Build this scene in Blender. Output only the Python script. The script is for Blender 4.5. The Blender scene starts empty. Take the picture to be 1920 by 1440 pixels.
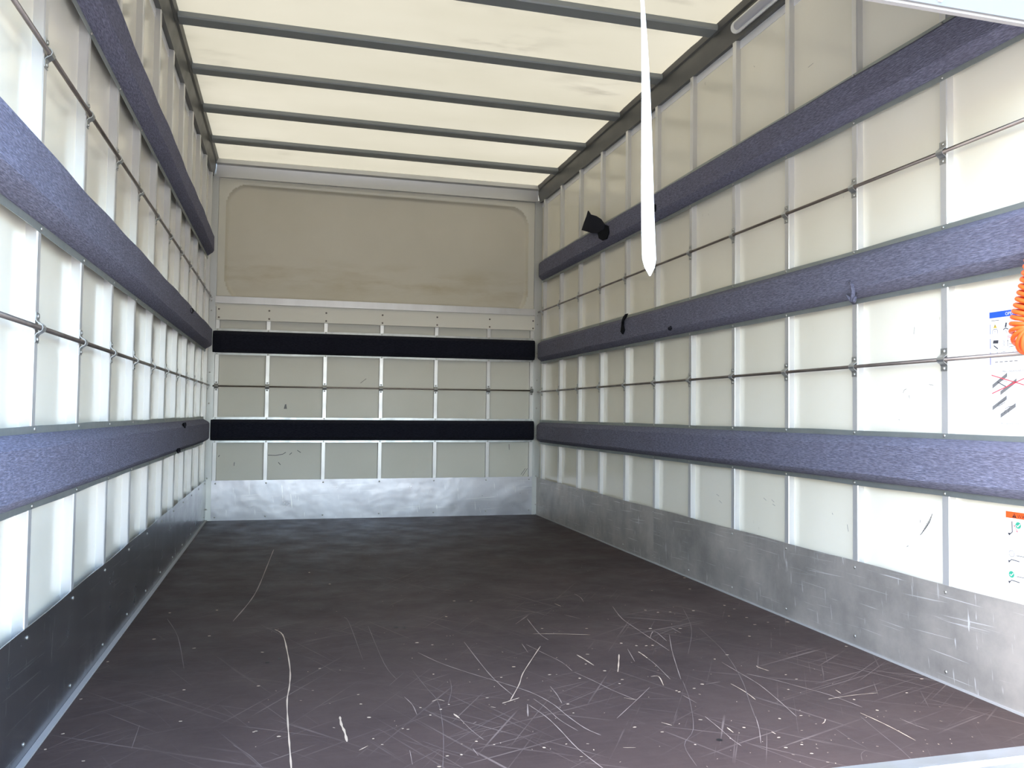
import bpy, math, random
from mathutils import Vector, Matrix
random.seed(7)
S = bpy.context.scene
COL = S.collection

# ------------------------------------------------------------------ camera
CAM = Vector((-0.6708, -6.2092, 0.7758)); YAW, PITCH, ROLL, FPX = 0.2646, 0.0373, 0.0130, 1547.2
FW = Vector((math.sin(YAW)*math.cos(PITCH), math.cos(YAW)*math.cos(PITCH), math.sin(PITCH)))
_r = Vector((math.cos(YAW), -math.sin(YAW), 0)); _u = _r.cross(FW)
RT = math.cos(ROLL)*_r + math.sin(ROLL)*_u; UP = -math.sin(ROLL)*_r + math.cos(ROLL)*_u
cd = bpy.data.cameras.new('camera'); cam = bpy.data.objects.new('camera', cd); COL.objects.link(cam)
cd.sensor_width = 36; cd.lens = FPX/1920*36; cd.clip_start = .02
m = Matrix((RT, UP, -FW)).transposed().to_4x4(); m.translation = CAM; cam.matrix_world = m
S.camera = cam

# ------------------------------------------------------------------ sky, sun, exposure
w = bpy.data.worlds.new('world'); S.world = w; w.use_nodes = True
wn = w.node_tree; bg = wn.nodes['Background']
sky = wn.nodes.new('ShaderNodeTexSky'); sky.sky_type = 'NISHITA'; sky.sun_disc = False
sky.sun_elevation = math.radians(52); sky.sun_rotation = math.radians(-72); sky.air_density = 1.2; sky.dust_density = 3.5; sky.ozone_density = 1.0
wn.links.new(sky.outputs[0], bg.inputs[0]); bg.inputs[1].default_value = .60
sl = bpy.data.lights.new('sun', 'SUN'); sl.energy = 2.9; sl.angle = math.radians(.6); sl.color = (1, .95, .86)
so = bpy.data.objects.new('sun', sl); COL.objects.link(so); so.location = (-8, 3, 14)
so.rotation_euler = Vector((.50, -.16, -.85)).to_track_quat('-Z', 'Y').to_euler()
vs = S.view_settings; vs.view_transform = 'Standard'; vs.look = 'None'; vs.gamma = 1; vs.use_curve_mapping = False
vs.exposure = 1.86

# ------------------------------------------------------------------ material helpers
def mat(name, col, rough=.5, metal=0., spec=.5):
    m = bpy.data.materials.new(name); m.use_nodes = True
    b = m.node_tree.nodes['Principled BSDF']
    b.inputs['Base Color'].default_value = (*col, 1); b.inputs['Roughness'].default_value = rough
    b.inputs['Metallic'].default_value = metal; b.inputs['Specular IOR Level'].default_value = spec
    return m
class N:
    def __init__(s, m): s.m = m; s.t = m.node_tree; s.b = s.t.nodes['Principled BSDF']
    def n(s, t, **k):
        o = s.t.nodes.new(t)
        for a, v in k.items(): setattr(o, a, v)
        return o
    def l(s, a, b): s.t.links.new(a, b)
    def coord(s, scale=(1, 1, 1), rot=(0, 0, 0)):
        tc = s.n('ShaderNodeTexCoord'); mp = s.n('ShaderNodeMapping'); m2 = s.n('ShaderNodeMapping')
        m2.inputs['Rotation'].default_value = rot; mp.inputs['Scale'].default_value = scale
        s.l(tc.outputs['Object'], m2.inputs['Vector']); s.l(m2.outputs[0], mp.inputs['Vector']); return mp.outputs[0]
    def noise(s, scale, detail=4, rough=.55, vec=None, dist=0.):
        o = s.n('ShaderNodeTexNoise'); o.inputs['Scale'].default_value = scale
        o.inputs['Detail'].default_value = detail; o.inputs['Roughness'].default_value = rough; o.inputs['Distortion'].default_value = dist
        s.l(vec if vec is not None else s.coord(), o.inputs['Vector']); return o.outputs['Fac']
    def ramp(s, fac, stops):
        r = s.n('ShaderNodeValToRGB'); e = r.color_ramp.elements
        while len(e) < len(stops): e.new(.5)
        for k, (p, c) in enumerate(stops):
            e[k].position = p; e[k].color = (c, c, c, 1) if not hasattr(c, '__len__') else (*c, 1)
        s.l(fac, r.inputs[0]); return r.outputs[0]
    def mix(s, fac, a, b, mode='MIX'):
        o = s.n('ShaderNodeMix', data_type='RGBA', blend_type=mode)
        if hasattr(fac, 'links'): s.l(fac, o.inputs[0])
        else: o.inputs[0].default_value = fac
        for i, v in ((6, a), (7, b)):
            if hasattr(v, 'links'): s.l(v, o.inputs[i])
            else: o.inputs[i].default_value = (*v, 1)
        return o.outputs[2]
    def math(s, op, a, b):
        o = s.n('ShaderNodeMath', operation=op)
        for i, v in ((0, a), (1, b)):
            if hasattr(v, 'links'): s.l(v, o.inputs[i])
            else: o.inputs[i].default_value = v
        return o.outputs[0]
    def bump(s, h, strength, dist=.002):
        o = s.n('ShaderNodeBump'); o.inputs['Strength'].default_value = strength; o.inputs['Distance'].default_value = dist
        s.l(h, o.inputs['Height']); s.l(o.outputs[0], s.b.inputs['Normal']); return o
    def col(s, c): s.l(c, s.b.inputs['Base Color'])
    def rough(s, c): s.l(c, s.b.inputs['Roughness'])
M = {}
# wall sheets: glossy cream gelcoat
def gel(name, a, b, r0, r1):
    m = mat(name, a); k = N(m)
    c = k.mix(k.ramp(k.noise(1.6, 5), [(.35, 0.), (.7, 1.)]), a, b)
    fl = k.ramp(k.noise(38, 3, .6, k.coord((1, 1, .35))), [(.735, 0.), (.77, 1.)])
    c = k.mix(k.math('MULTIPLY', fl, .35), c, (.38, .35, .28))
    k.col(c); k.rough(k.ramp(k.noise(5, 4), [(.3, r0), (.75, r1)])); k.bump(k.noise(3.0, 2), .12, .004)
    M[name] = m
gel('gelcoat', (.82, .785, .68), (.78, .74, .62), .10, .24)
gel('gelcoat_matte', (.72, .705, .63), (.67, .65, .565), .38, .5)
# moulded bulkhead with tide marks
m = mat('bulkhead', (.62, .58, .48)); k = N(m)
tc = k.n('ShaderNodeTexCoord'); sp = k.n('ShaderNodeSeparateXYZ'); k.l(tc.outputs['Object'], sp.inputs[0])
zc = k.math('ADD', sp.outputs['Z'], k.math('MULTIPLY', k.noise(3.0, 3), .16))
band = k.ramp(k.math('ADD', zc, -1.0), [(.70, 0.), (.83, .75), (.86, .25), (.90, .6), (1., 0.)])
st = k.math('MULTIPLY', band, k.ramp(k.noise(2.2, 5, .6, k.coord((1, 1, 4))), [(.42, 0.), (.68, 1.)]))
c = k.mix(k.ramp(k.noise(1.4, 4), [(.3, 0.), (.7, 1.)]), (.60, .56, .465), (.54, .505, .41))
k.col(k.mix(st, c, (.40, .33, .19))); k.b.inputs['Roughness'].default_value = .45; k.bump(k.noise(60, 2), .06, .002)
M['bulkhead'] = m
def metal(name, a, b, r0, r1, ns=6., stretch=(1, 1, .15), met=1., bump=.0, bs=2.):
    m = mat(name, a, .3, met); k = N(m)
    f = k.ramp(k.noise(ns, 5, .6, k.coord(stretch)), [(.3, 0.), (.72, 1.)])
    k.col(k.mix(f, a, b)); k.rough(k.ramp(k.noise(ns*1.7, 4), [(.3, r0), (.75, r1)]))
    if bump: k.bump(k.noise(bs, 3), bump, .02)
    M[name] = m; return m
metal('aluminium', (.74, .735, .73), (.64, .63, .62), .28, .45, met=.62)
metal('galvanised', (.40, .43, .43), (.31, .345, .34), .42, .6, 18, (1, .3, 1), .75)
metal('rod_steel', (.27, .235, .21), (.18, .15, .135), .32, .5, 12, (1, 1, 1), .85)
metal('clamp_steel', (.60, .61, .62), (.46, .47, .47), .3, .45, 20, (1, 1, 1), .9)
metal('screw_steel', (.62, .61, .58), (.4, .39, .36), .3, .5, 60, (1, 1, 1), .9)
metal('roof_bar', (.25, .265, .265), (.20, .215, .215), .42, .55, 5, (.2, 1, 1), .2)
metal('cant_rail', (.125, .122, .115), (.10, .10, .095), .4, .52, 5, (1, .2, 1), .2)
metal('beam_grey', (.60, .60, .60), (.54, .54, .53), .38, .5, 4, (.3, 1, 1), .55)
metal('post_grey', (.62, .63, .62), (.54, .55, .54), .35, .5, 4, (1, 1, .2), .7)
metal('sill_metal', (.72, .74, .76), (.56, .57, .58), .3, .5, 9, (.3, 1, 1), .9)
# worn kick plates
def kick(name, base, dark, r0, r1, bump, bs, met):
    m = mat(name, base, .35, met); k = N(m)
    c = k.mix(k.ramp(k.noise(3.2, 6, .65), [(.3, 0.), (.7, 1.)]), dark, base)
    sc = None
    for (sx, sy, rx) in ((1.5, 2, .0), (1.2, 1.6, .06), (60, 40, .1)):
        v = k.coord((sx, sx, 90 if sx < 9 else 1.5), (rx, rx, 0))
        s_ = k.ramp(k.noise(sy if sx < 9 else 1.2, 3, .5, v), [(.66, 0.), (.70, 1.)])
        sc = s_ if sc is None else k.math('MAXIMUM', sc, s_)
    pat = k.ramp(k.noise(4, 5), [(.36, .1), (.62, 1.)])
    sc = k.math('MULTIPLY', sc, pat)
    k.col(k.mix(k.math('MULTIPLY', sc, .8), c, (.85, .85, .84)))
    k.rough(k.ramp(k.noise(7, 5, .65), [(.3, r0), (.75, r1)])); k.bump(k.noise(bs, 3), bump, .03)
    M[name] = m
kick('kick_metal', (.52, .475, .43), (.26, .245, .23), .34, .55, .10, 2.2, .45)
kick('kick_smooth', (.36, .365, .385), (.25, .255, .27), .16, .30, .06, 2.2, .92)
kick('kick_bright', (.62, .62, .67), (.50, .50, .55), .26, .42, .22, 3.2, .8)
# carpet
def carpet(name, a, b, axis):
    m = mat(name, a, .95, 0, .1); k = N(m)
    st = (1, .12, 1) if axis == 'y' else (.12, 1, 1)
    f = k.ramp(k.noise(420, 2, .6, k.coord(st)), [(.36, 0.), (.66, 1.)])
    g = k.ramp(k.noise(7, 4), [(.3, 0.), (.75, 1.)])
    c = k.mix(f, a, b); c = k.mix(k.math('MULTIPLY', g, .35), c, (a[0]*1.25, a[1]*1.1, a[2]*1.0))
    k.col(c); k.b.inputs['Sheen Weight'].default_value = .03; k.b.inputs['Sheen Roughness'].default_value = .4
    k.bump(f, .8, .003); M[name] = m
carpet('carpet', (.112, .115, .165), (.245, .248, .338), 'y')
carpet('carpet_navy', (.010, .011, .020), (.022, .024, .038), 'x')
M['foam_dark'] = mat('foam_dark', (.008, .009, .012), .95, 0, .1)
# floor: brown film-faced plywood
m = mat('floor_film', (.05, .034, .032)); k = N(m)
c = k.mix(k.ramp(k.noise(2.2, 6, .6), [(.3, 0.), (.72, 1.)]), (.036, .025, .024), (.062, .042, .037))
c = k.mix(k.ramp(k.noise(90, 2, .5, k.coord((.06, 1, 1))), [(.4, 0.), (.8, .4)]), c, (.075, .054, .049))
tc = k.n('ShaderNodeTexCoord'); sp = k.n('ShaderNodeSeparateXYZ'); k.l(tc.outputs['Object'], sp.inputs[0])
wear = k.ramp(k.math('ADD', k.math('MULTIPLY', sp.outputs['Y'], -.22), k.math('MULTIPLY', sp.outputs['X'], .12)), [(.35, .12), (.95, 1.)])
sc = None
for a_, s1, s2 in ((.55, 1., 70), (-.6, 1.1, 80), (1.15, .9, 75), (-1.0, 1.3, 90), (.85, 1.2, 100), (-.35, 1., 85)):
    s_ = k.ramp(k.noise(1.0, 2, .5, k.coord((s1, s2, 1), (0, 0, a_)), .35), [(.665, 0.), (.71, 1.)])
    sc = s_ if sc is None else k.math('MAXIMUM', sc, s_)
sc = k.math('MULTIPLY', k.math('MULTIPLY', sc, wear), k.ramp(k.noise(2.6, 4), [(.42, 0.), (.62, 1.)]))
dust = k.math('MULTIPLY', k.ramp(k.noise(1.7, 6, .65), [(.32, .25), (.7, 1.)]), k.ramp(wear, [(.3, 0.), (.85, .62)]))
c = k.mix(dust, c, (.108, .073, .063))
k.col(k.mix(k.math('MULTIPLY', sc, .40), c, (.36, .28, .24)))
k.rough(k.ramp(k.noise(5, 6, .65), [(.3, .44), (.7, .62)])); k.b.inputs['Specular IOR Level'].default_value = .17
k.bump(k.noise(160, 3, .6), .12, .001); M['floor_film'] = m
M['bare_wood'] = mat('bare_wood', (.60, .46, .33), .7); M['scratch_pale'] = mat('scratch_pale', (.34, .265, .225), .6); M['scratch_faint'] = mat('scratch_faint', (.16, .122, .11), .6)
M['speck_dark'] = mat('speck_dark', (.012, .010, .010), .5)
# translucent roof sheet
m = bpy.data.materials.new('roof_sheet'); m.use_nodes = True; t = m.node_tree; t.nodes.remove(t.nodes['Principled BSDF'])
class _k(N):
    def __init__(s, m): s.m = m; s.t = m.node_tree
k = _k(m)
c = k.mix(k.ramp(k.noise(1.3, 5, .6, k.coord((.7, 1.6, 1))), [(.3, 0.), (.75, 1.)]), (.087, .081, .0605), (.073, .0675, .0485))
sm = k.math('MULTIPLY', k.ramp(k.noise(5, 6, .7, k.coord((.6, 1.8, 1))), [(.52, 0.), (.70, 1.)]), k.ramp(k.noise(1.1, 2), [(.46, 0.), (.64, .7)]))
c = k.mix(sm, c, (.045, .041, .030))
tr = k.n('ShaderNodeBsdfTranslucent'); df = k.n('ShaderNodeBsdfDiffuse'); ms = k.n('ShaderNodeMixShader'); ms.inputs[0].default_value = .30
k.l(c, tr.inputs[0]); df.inputs[0].default_value = (.62, .59, .48, 1)
k.l(tr.outputs[0], ms.inputs[1]); k.l(df.outputs[0], ms.inputs[2]); k.l(ms.outputs[0], t.nodes['Material Output'].inputs[0]); M['roof_sheet'] = m
M['flange_pale'] = mat('flange_pale', (.80, .80, .82), .35)
M['border_pale'] = mat('border_pale', (.64, .615, .53), .4)
M['board_cream'] = mat('board_cream', (.76, .74, .66), .42)
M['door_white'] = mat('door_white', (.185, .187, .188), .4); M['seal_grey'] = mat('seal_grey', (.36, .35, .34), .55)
M['strap_white'] = mat('strap_white', (.86, .89, .86), .6); M['rubber'] = mat('rubber', (.03, .03, .03), .6)
M['hose_orange'] = mat('hose_orange', (.86, .115, .02), .35); M['lamp_white'] = mat('lamp_white', (.80, .80, .77), .4); M['lamp_lens'] = mat('lamp_lens', (.40, .40, .44), .3)
M['paper'] = mat('paper', (.76, .76, .76), .35); M['ink_blue'] = mat('ink_blue', (.02, .09, .50), .4); M['ink_grey'] = mat('ink_grey', (.05, .05, .06), .5); M['ink_lightgrey'] = mat('ink_lightgrey', (.16, .16, .16), .5)
M['ink_red'] = mat('ink_red', (.70, .05, .08), .4); M['ink_orange'] = mat('ink_orange', (.86, .10, .02), .4); M['ink_green'] = mat('ink_green', (.03, .30, .19), .4); M['ink_yellow'] = mat('ink_yellow', (.62, .45, .05), .4)
M['ink_lilac'] = mat('ink_lilac', (.30, .32, .58), .4); M['ink_black'] = mat('ink_black', (.02, .02, .02), .4)
m = mat('tarmac', (.34, .33, .31), .9); k = N(m); k.col(k.mix(k.ramp(k.noise(.6, 6), [(.3, 0.), (.7, 1.)]), (.27, .265, .25), (.22, .215, .205))); M['tarmac'] = m

# ------------------------------------------------------------------ mesh helpers
class MB:
    def __init__(s): s.v = []; s.f = []
    def add(s, vs, fs):
        o = len(s.v); s.v += [Vector(p) for p in vs]; s.f += [tuple(i+o for i in f) for f in fs]; return s
    def box(s, a, b):
        x0, y0, z0 = a; x1, y1, z1 = b
        return s.add([(x0, y0, z0), (x1, y0, z0), (x1, y1, z0), (x0, y1, z0), (x0, y0, z1), (x1, y0, z1), (x1, y1, z1), (x0, y1, z1)],
                     [(0, 3, 2, 1), (4, 5, 6, 7), (0, 1, 5, 4), (1, 2, 6, 5), (2, 3, 7, 6), (3, 0, 4, 7)])
    def loft(s, rings, closed=True, caps=True):
        n = len(rings[0]); o = len(s.v); s.v += [Vector(p) for r in rings for p in r]
        for i in range(len(rings)-1):
            for j in range(n if closed else n-1):
                a = o+i*n+j; b = o+i*n+(j+1) % n; s.f.append((a, b, b+n, a+n))
        if caps and closed:
            s.f.append(tuple(o+j for j in reversed(range(n)))); s.f.append(tuple(o+(len(rings)-1)*n+j for j in range(n)))
        return s
    def tube(s, pts, r, n=8):
        pts = [Vector(p) for p in pts]; rings = []; ref = None
        for i, p in enumerate(pts):
            d = (pts[min(i+1, len(pts)-1)]-pts[max(i-1, 0)]).normalized()
            if ref is None: ref = d.orthogonal().normalized()
            ref = (ref-d*ref.dot(d)).normalized(); e = d.cross(ref)
            rr = r[i] if hasattr(r, '__len__') else r
            rings.append([p+rr*(math.cos(2*math.pi*j/n)*ref+math.sin(2*math.pi*j/n)*e) for j in range(n)])
        return s.loft(rings)
    def ribbon(s, pts, wd, up):           # flat strip lying on a surface with normal up
        pts = [Vector(p) for p in pts]; up = Vector(up); L = []; R = []
        for i, p in enumerate(pts):
            d = (pts[min(i+1, len(pts)-1)]-pts[max(i-1, 0)]).normalized(); n_ = up.cross(d).normalized()
            q = wd[i] if hasattr(wd, '__len__') else wd
            L.append(p+n_*q/2); R.append(p-n_*q/2)
        o = len(s.v); s.v += [x for a in zip(L, R) for x in a]
        for i in range(len(pts)-1): s.f.append((o+2*i, o+2*i+1, o+2*i+3, o+2*i+2))
        return s
WLOC = {}
def link(o, parent, wl):
    COL.objects.link(o); WLOC[o.name] = Vector(wl)
    if parent is not None: o.parent = parent; o.location = Vector(wl)-WLOC[parent.name]
    else: o.location = wl
    return o
def obj(name, mb, material, parent=None, org=None, smooth=False, **props):
    if org is None:
        lo = Vector([min(v[i] for v in mb.v) for i in range(3)]); hi = Vector([max(v[i] for v in mb.v) for i in range(3)])
        org = (lo+hi)/2; org.z = lo.z
    org = Vector(org)
    me = bpy.data.meshes.new(name); me.from_pydata([v-org for v in mb.v], [], mb.f)
    me.materials.append(M[material])
    if smooth:
        me.polygons.foreach_set('use_smooth', [True]*len(me.polygons))
        if smooth is not True: me.set_sharp_from_angle(angle=math.radians(smooth))
    me.update(); o = bpy.data.objects.new(name, me); link(o, parent, org)
    for a, v in props.items(): o[a] = v
    return o
def inst(name, me, parent, wl): return link(bpy.data.objects.new(name, me), parent, wl)
def empty(name, loc, label, cat, group=None):
    o = bpy.data.objects.new(name, None); o.empty_display_size = .05; link(o, None, loc)
    o['label'] = label; o['category'] = cat
    if group: o['group'] = group
    return o
def px(x, y, axis, val):                   # a pixel's direction followed to the surface the thing touches
    d = FW+RT*(x-960)/FPX-UP*(y-720)/FPX
    return CAM+d*((val-CAM[axis])/d[axis])
def shared(name, mb, material, smooth=False):
    me = bpy.data.meshes.new(name); me.from_pydata(mb.v, [], mb.f); me.materials.append(M[material])
    if smooth: me.polygons.foreach_set('use_smooth', [True]*len(me.polygons))
    me.update(); return me
def dome(axis, sgn, r=.0055, h=.0035):     # screw head, base at origin, bulging along sgn*axis
    mb = MB(); rings = []
    for rr, hh in ((1., 0), (.95, .45), (.6, .9), (.15, 1.)):
        ring = []
        for j in range(8):
            a = 2*math.pi*j/8; p = [0, 0, 0]; o1, o2 = [q for q in range(3) if q != axis]
            p[o1] = r*rr*math.cos(a); p[o2] = r*rr*math.sin(a); p[axis] = sgn*h*hh; ring.append(p)
        rings.append(ring)
    return mb.loft(rings)

# ------------------------------------------------------------------ main sizes
W = 1.22; RIB = .025; XP = W+RIB; ZR = 2.58; YE = -4.62
KT = .290; P = ((.551, .7376), (1.1737, 1.3629), (1.8041, 1.9862)); RODS = (.957, 1.5826)
RY = {1: [-(.5277-.4048)-.4048*i for i in range(12)], -1: [-(.4978-.4053)-.4053*i for i in range(12)]}
SIDE = {1: 'the wall with the stickers', -1: 'the wall facing the stickers'}

# ------------------------------------------------------------------ structure
STR = dict(kind='structure')
obj('ground', MB().add([(-300, -300, -1), (300, -300, -1), (300, 300, -1), (-300, 300, -1)], [(0, 1, 2, 3)]), 'tarmac', org=(0, 0, -1), label='pale tarmac yard behind the truck', **STR)
floor = obj('floor', MB().box((-XP, -4.60, -.03), (XP, .03, 0)), 'floor_film', org=(0, 0, 0), label='scratched dark brown film-faced plywood cargo floor', **STR)
obj('underframe', MB().box((-XP-.02, YE, -.16), (XP+.02, .05, -.031)), 'seal_grey', label='grey chassis deck under the cargo floor', **STR)
walls = {}
for sg, nm in ((1, 'right'), (-1, 'left')):
    x0, x1 = sorted((sg*XP, sg*(XP+.02)))
    w_ = obj('wall_'+nm, MB().box((x0, YE, -.03), (x1, .12, ZR+.06)), 'gelcoat', org=(0, 0, 0), label='glossy cream wall sheet with upright metal ribs, '+SIDE[sg], **STR)
    walls[sg] = w_
    c = .0025; X = lambda d: sg*(XP-d)
    prof = [(-.0145, 0), (-.0145, RIB-c), (-.0145+c, RIB), (.0145-c, RIB), (.0145, RIB-c), (.0145, 0)]
    mb = MB().loft([[(X(d)-X(0), y, z) for y, d in prof] for z in (0, 2.458)])
    rm = shared('rib', mb, 'aluminium')
    for y in RY[sg]: inst('rib', rm, w_, (X(0), y, 0))
    # shallow light flange along the top of the sheet, between the ribs
    x0, x1 = sorted((sg*XP, sg*(XP-.003)))
    obj('top_flange', MB().box((x0, YE, 2.422), (x1, 0, 2.50)), 'flange_pale', w_)
    # kick plates
    cuts = [-4.60, -2.152, -.004] if sg > 0 else [-4.60, -.004]
    rv = shared('rivet', dome(0, -sg, .0052, .003), 'screw_steel', True)
    for a, b in zip(cuts, cuts[1:]):
        mb = MB(); n = int((b-a)/.10); rings = []
        for i in range(n+1):
            y = a+(b-a-.002)*i/n; o_ = .0012*math.sin(i*1.7)+.0008*math.sin(i*.6); zt = KT+.0015*math.sin(i*.9+sg)
            rings.append([(sg*(W-o_*0), y, .0), (sg*(W-.002-o_*0), y, .0), (sg*(W-.0025-abs(o_)), y, KT*.5), (sg*(W-.002), y, zt), (sg*W, y, zt)])
        kp = obj('kick_plate', mb.loft(rings), 'kick_metal' if sg > 0 else 'kick_smooth', w_)
        for y in RY[sg]:
            if a < y < b:
                for z in (KT-.022, .035): inst('rivet', rv, kp, (sg*(W-.0022), y, z))
    # floor edge trim
    x0, x1 = (W-.008, W-.0025) if sg > 0 else (-W+.0025, -W+.016)
    obj('floor_edge_strip', MB().box((x0, -4.60, .0), (x1, -.004, .006)), 'seal_grey', w_)
    # cant rail in the angle of roof and wall
    prof = [(W+.025, 2.458), (W, 2.455), (W-.004, 2.475), (W-.017, 2.515), (W-.024, 2.545), (W-.030, 2.555), (W-.040, 2.58), (W+.02, 2.605)]
    prof = [(W-.001, 2.4585) if i == 0 else p_ for i, p_ in enumerate(prof)]
    prof = [(W+.024, 2.459), (W, 2.455), (W-.003, 2.475), (W-.012, 2.512), (W-.015, 2.548), (W-.026, 2.552), (W-.034, 2.579), (W+.024, 2.579)]
    obj('trim_1' if sg > 0 else 'trim_2', MB().loft([[(sg*a, y, z) for a, z in prof] for y in (YE, -.002)]), 'cant_rail', smooth=25, label='dark grey rail in the angle of roof and '+SIDE[sg][4:], **STR)

# roof sheet and its bars
mb = MB(); nx, ny = 8, 24
mb.v = [Vector((-1.24+2.48*i/nx, YE+(.04-YE)*j/ny, ZR+.004*math.sin(j*2.4))) for j in range(ny+1) for i in range(nx+1)]
mb.f = [(j*(nx+1)+i, j*(nx+1)+i+1, (j+1)*(nx+1)+i+1, (j+1)*(nx+1)+i) for j in range(ny) for i in range(nx)]
ceil = obj('ceiling', mb, 'roof_sheet', org=(0, 0, 0), smooth=True, label='translucent cream roof sheet lit by daylight from above', **STR)
prof = [(-.044, 0), (-.043, -.020), (-.038, -.026), (.034, -.027), (.040, -.016), (.052, -.013), (.052, 0)]
bm_ = shared('roof_bar', MB().loft([[(x, a, b) for a, b in prof] for x in (-W+.03, W-.03)]), 'roof_bar')
for i in range(8): inst('roof_bar', bm_, ceil, (0, -.515-.577*i, ZR-.006))

# ------------------------------------------------------------------ front bulkhead
TB = .0055                                   # slight lean of the bulkhead's level lines
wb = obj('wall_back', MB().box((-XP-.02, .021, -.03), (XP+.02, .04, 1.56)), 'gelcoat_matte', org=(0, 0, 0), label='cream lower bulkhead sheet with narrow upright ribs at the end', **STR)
BX = (-1.167, -.819, -.414, -.003, .411, .822, 1.170)
rm = shared('back_rib', MB().loft([[(a, b, z) for a, b in ((-.015, .021), (-.015, .0025), (-.0125, 0), (.0125, 0), (.015, .0025), (.015, .021))] for z in (0, 1.53)]), 'aluminium')
for x in BX: inst('rib', rm, wb, (x, 0, 0))
mb = MB(); n = 24; rings = []
for i in range(n+1):
    x = -1.19+2.385*i/n
    rings.append([(x, -.0005, 0), (x, -.0025, 0), (x, -.003-.0012*abs(math.sin(i*1.3)), .07), (x, -.003-.0012*abs(math.sin(i*2.1+1)), .2), (x, -.0025, KT-.001+TB*x), (x, -.0005, KT-.001+TB*x)])
kp = obj('kick_plate', mb.loft(rings), 'kick_bright', wb, smooth=40)
rv = shared('back_rivet', dome(1, -1, .006, .003), 'screw_steel', True)
for x in BX:
    for z in (.268, .03): inst('rivet', rv, kp, (x*.99, -.0027, z+TB*x))
for sg in (1, -1):                           # corner angle
    mb = MB(); x0, x1 = sorted((sg*1.182, sg*(XP-.001)))
    mb.box((x0, -.0065, 0), (x1, .0205, 2.47))
    cp = obj('corner_post', mb, 'post_grey', wb)
    for z in (.08, .30, .62, .83, 1.05, 1.26, 1.49, 1.56): inst('rivet', rv, cp, (sg*1.212, -.0065, z))
# cream timber rail with paired screws, shelf angle above it
def tilted(x0, x1, y0, y1, z0, z1):
    return MB().add([(x, y, z+TB*x) for x in (x0, x1) for y, z in ((y0, z0), (y1, z0), (y1, z1), (y0, z1))], [(3, 2, 1, 0), (4, 5, 6, 7), (0, 1, 5, 4), (1, 2, 6, 5), (2, 3, 7, 6), (3, 0, 4, 7)])
rail = obj('cream_rail', tilted(-1.176, 1.185, -.018, -.0005, 1.433, 1.524), 'board_cream', wb)
sc_b = shared('rail_screw', dome(1, -1, .007, .004), 'rod_steel', True)
for x in (-1.16, -.816, -.414, -.003, .411, .822, 1.172):
    for z in (1.449, 1.508): inst('screw', sc_b, rail, (x, -.018, z+TB*x))
obj('packing_strip', tilted(-1.186, 1.186, -.012, .0, 1.5245, 1.5505), 'board_cream', wb)
obj('shelf_angle', tilted(-1.186, 1.186, -.026, .0205, 1.551, 1.600), 'aluminium', wb)
# moulded upper panel with a rounded recess
nx, nz = 240, 100; x0, x1, z0, z1 = -1.181, 1.181, 1.600, 2.455; mb = MB()
def recess(x, z):
    cx, cz, hx, hz = 0., 1.978, 1.132, .440
    r = .16 if z > cz else .20
    qx, qz = abs(x-cx)-hx+r, abs(z-cz)-hz+r
    d = math.hypot(max(qx, 0), max(qz, 0))+min(max(qx, qz), 0)-r
    t_ = min(max(-d/.020, 0), 1); s_ = t_*t_*(3-2*t_)
    bow = max(0, 1-(x/1.14)**2)*max(0, 1-((z-cz)/.43)**2)
    return .002+.030*s_+.028*bow
mb.v = [Vector((x0+(x1-x0)*i/nx, recess(x0+(x1-x0)*i/nx, z0+(z1-z0)*j/nz), z0+(z1-z0)*j/nz)) for j in range(nz+1) for i in range(nx+1)]
mb.f = [(j*(nx+1)+i, j*(nx+1)+i+1, (j+1)*(nx+1)+i+1, (j+1)*(nx+1)+i) for j in range(nz) for i in range(nx)]
inner = [f for f in mb.f if sum(mb.v[i].y for i in f)/4 > .006]; brd = [f for f in mb.f if sum(mb.v[i].y for i in f)/4 <= .006]
for nm_, fs_, mt_ in (('moulded_panel', inner, 'bulkhead'), ('panel_border', brd, 'border_pale')):
    m2 = MB(); use = sorted({i for f in fs_ for i in f}); ix = {v: k2 for k2, v in enumerate(use)}
    m2.v = [mb.v[i] for i in use]; m2.f = [tuple(ix[i] for i in f) for f in fs_]
    obj(nm_, m2, mt_, wb, org=(0, 0, 0), smooth=True)
obj('outer_skin', MB().box((-XP-.02, .10, 1.50), (XP+.02, .12, ZR+.06)).box((-XP-.02, .0405, 1.50), (XP+.02, .10, 1.555)), 'gelcoat_matte', wb)
# roof beam over the bulkhead: lip, cove, drip bead
prof = [(.095, 2.579), (-.052, 2.579), (-.056, 2.572), (-.056, 2.546), (-.030, 2.538), (-.022, 2.50), (-.022, 2.463), (-.028, 2.460), (-.028, 2.453), (.095, 2.453)]
obj('trim_3', MB().loft([[(x, a, b+.004*x) for a, b in prof] for x in (-1.2, 1.2)]), 'beam_grey', smooth=25, label='grey roof beam along the head of the bulkhead', **STR)

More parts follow.
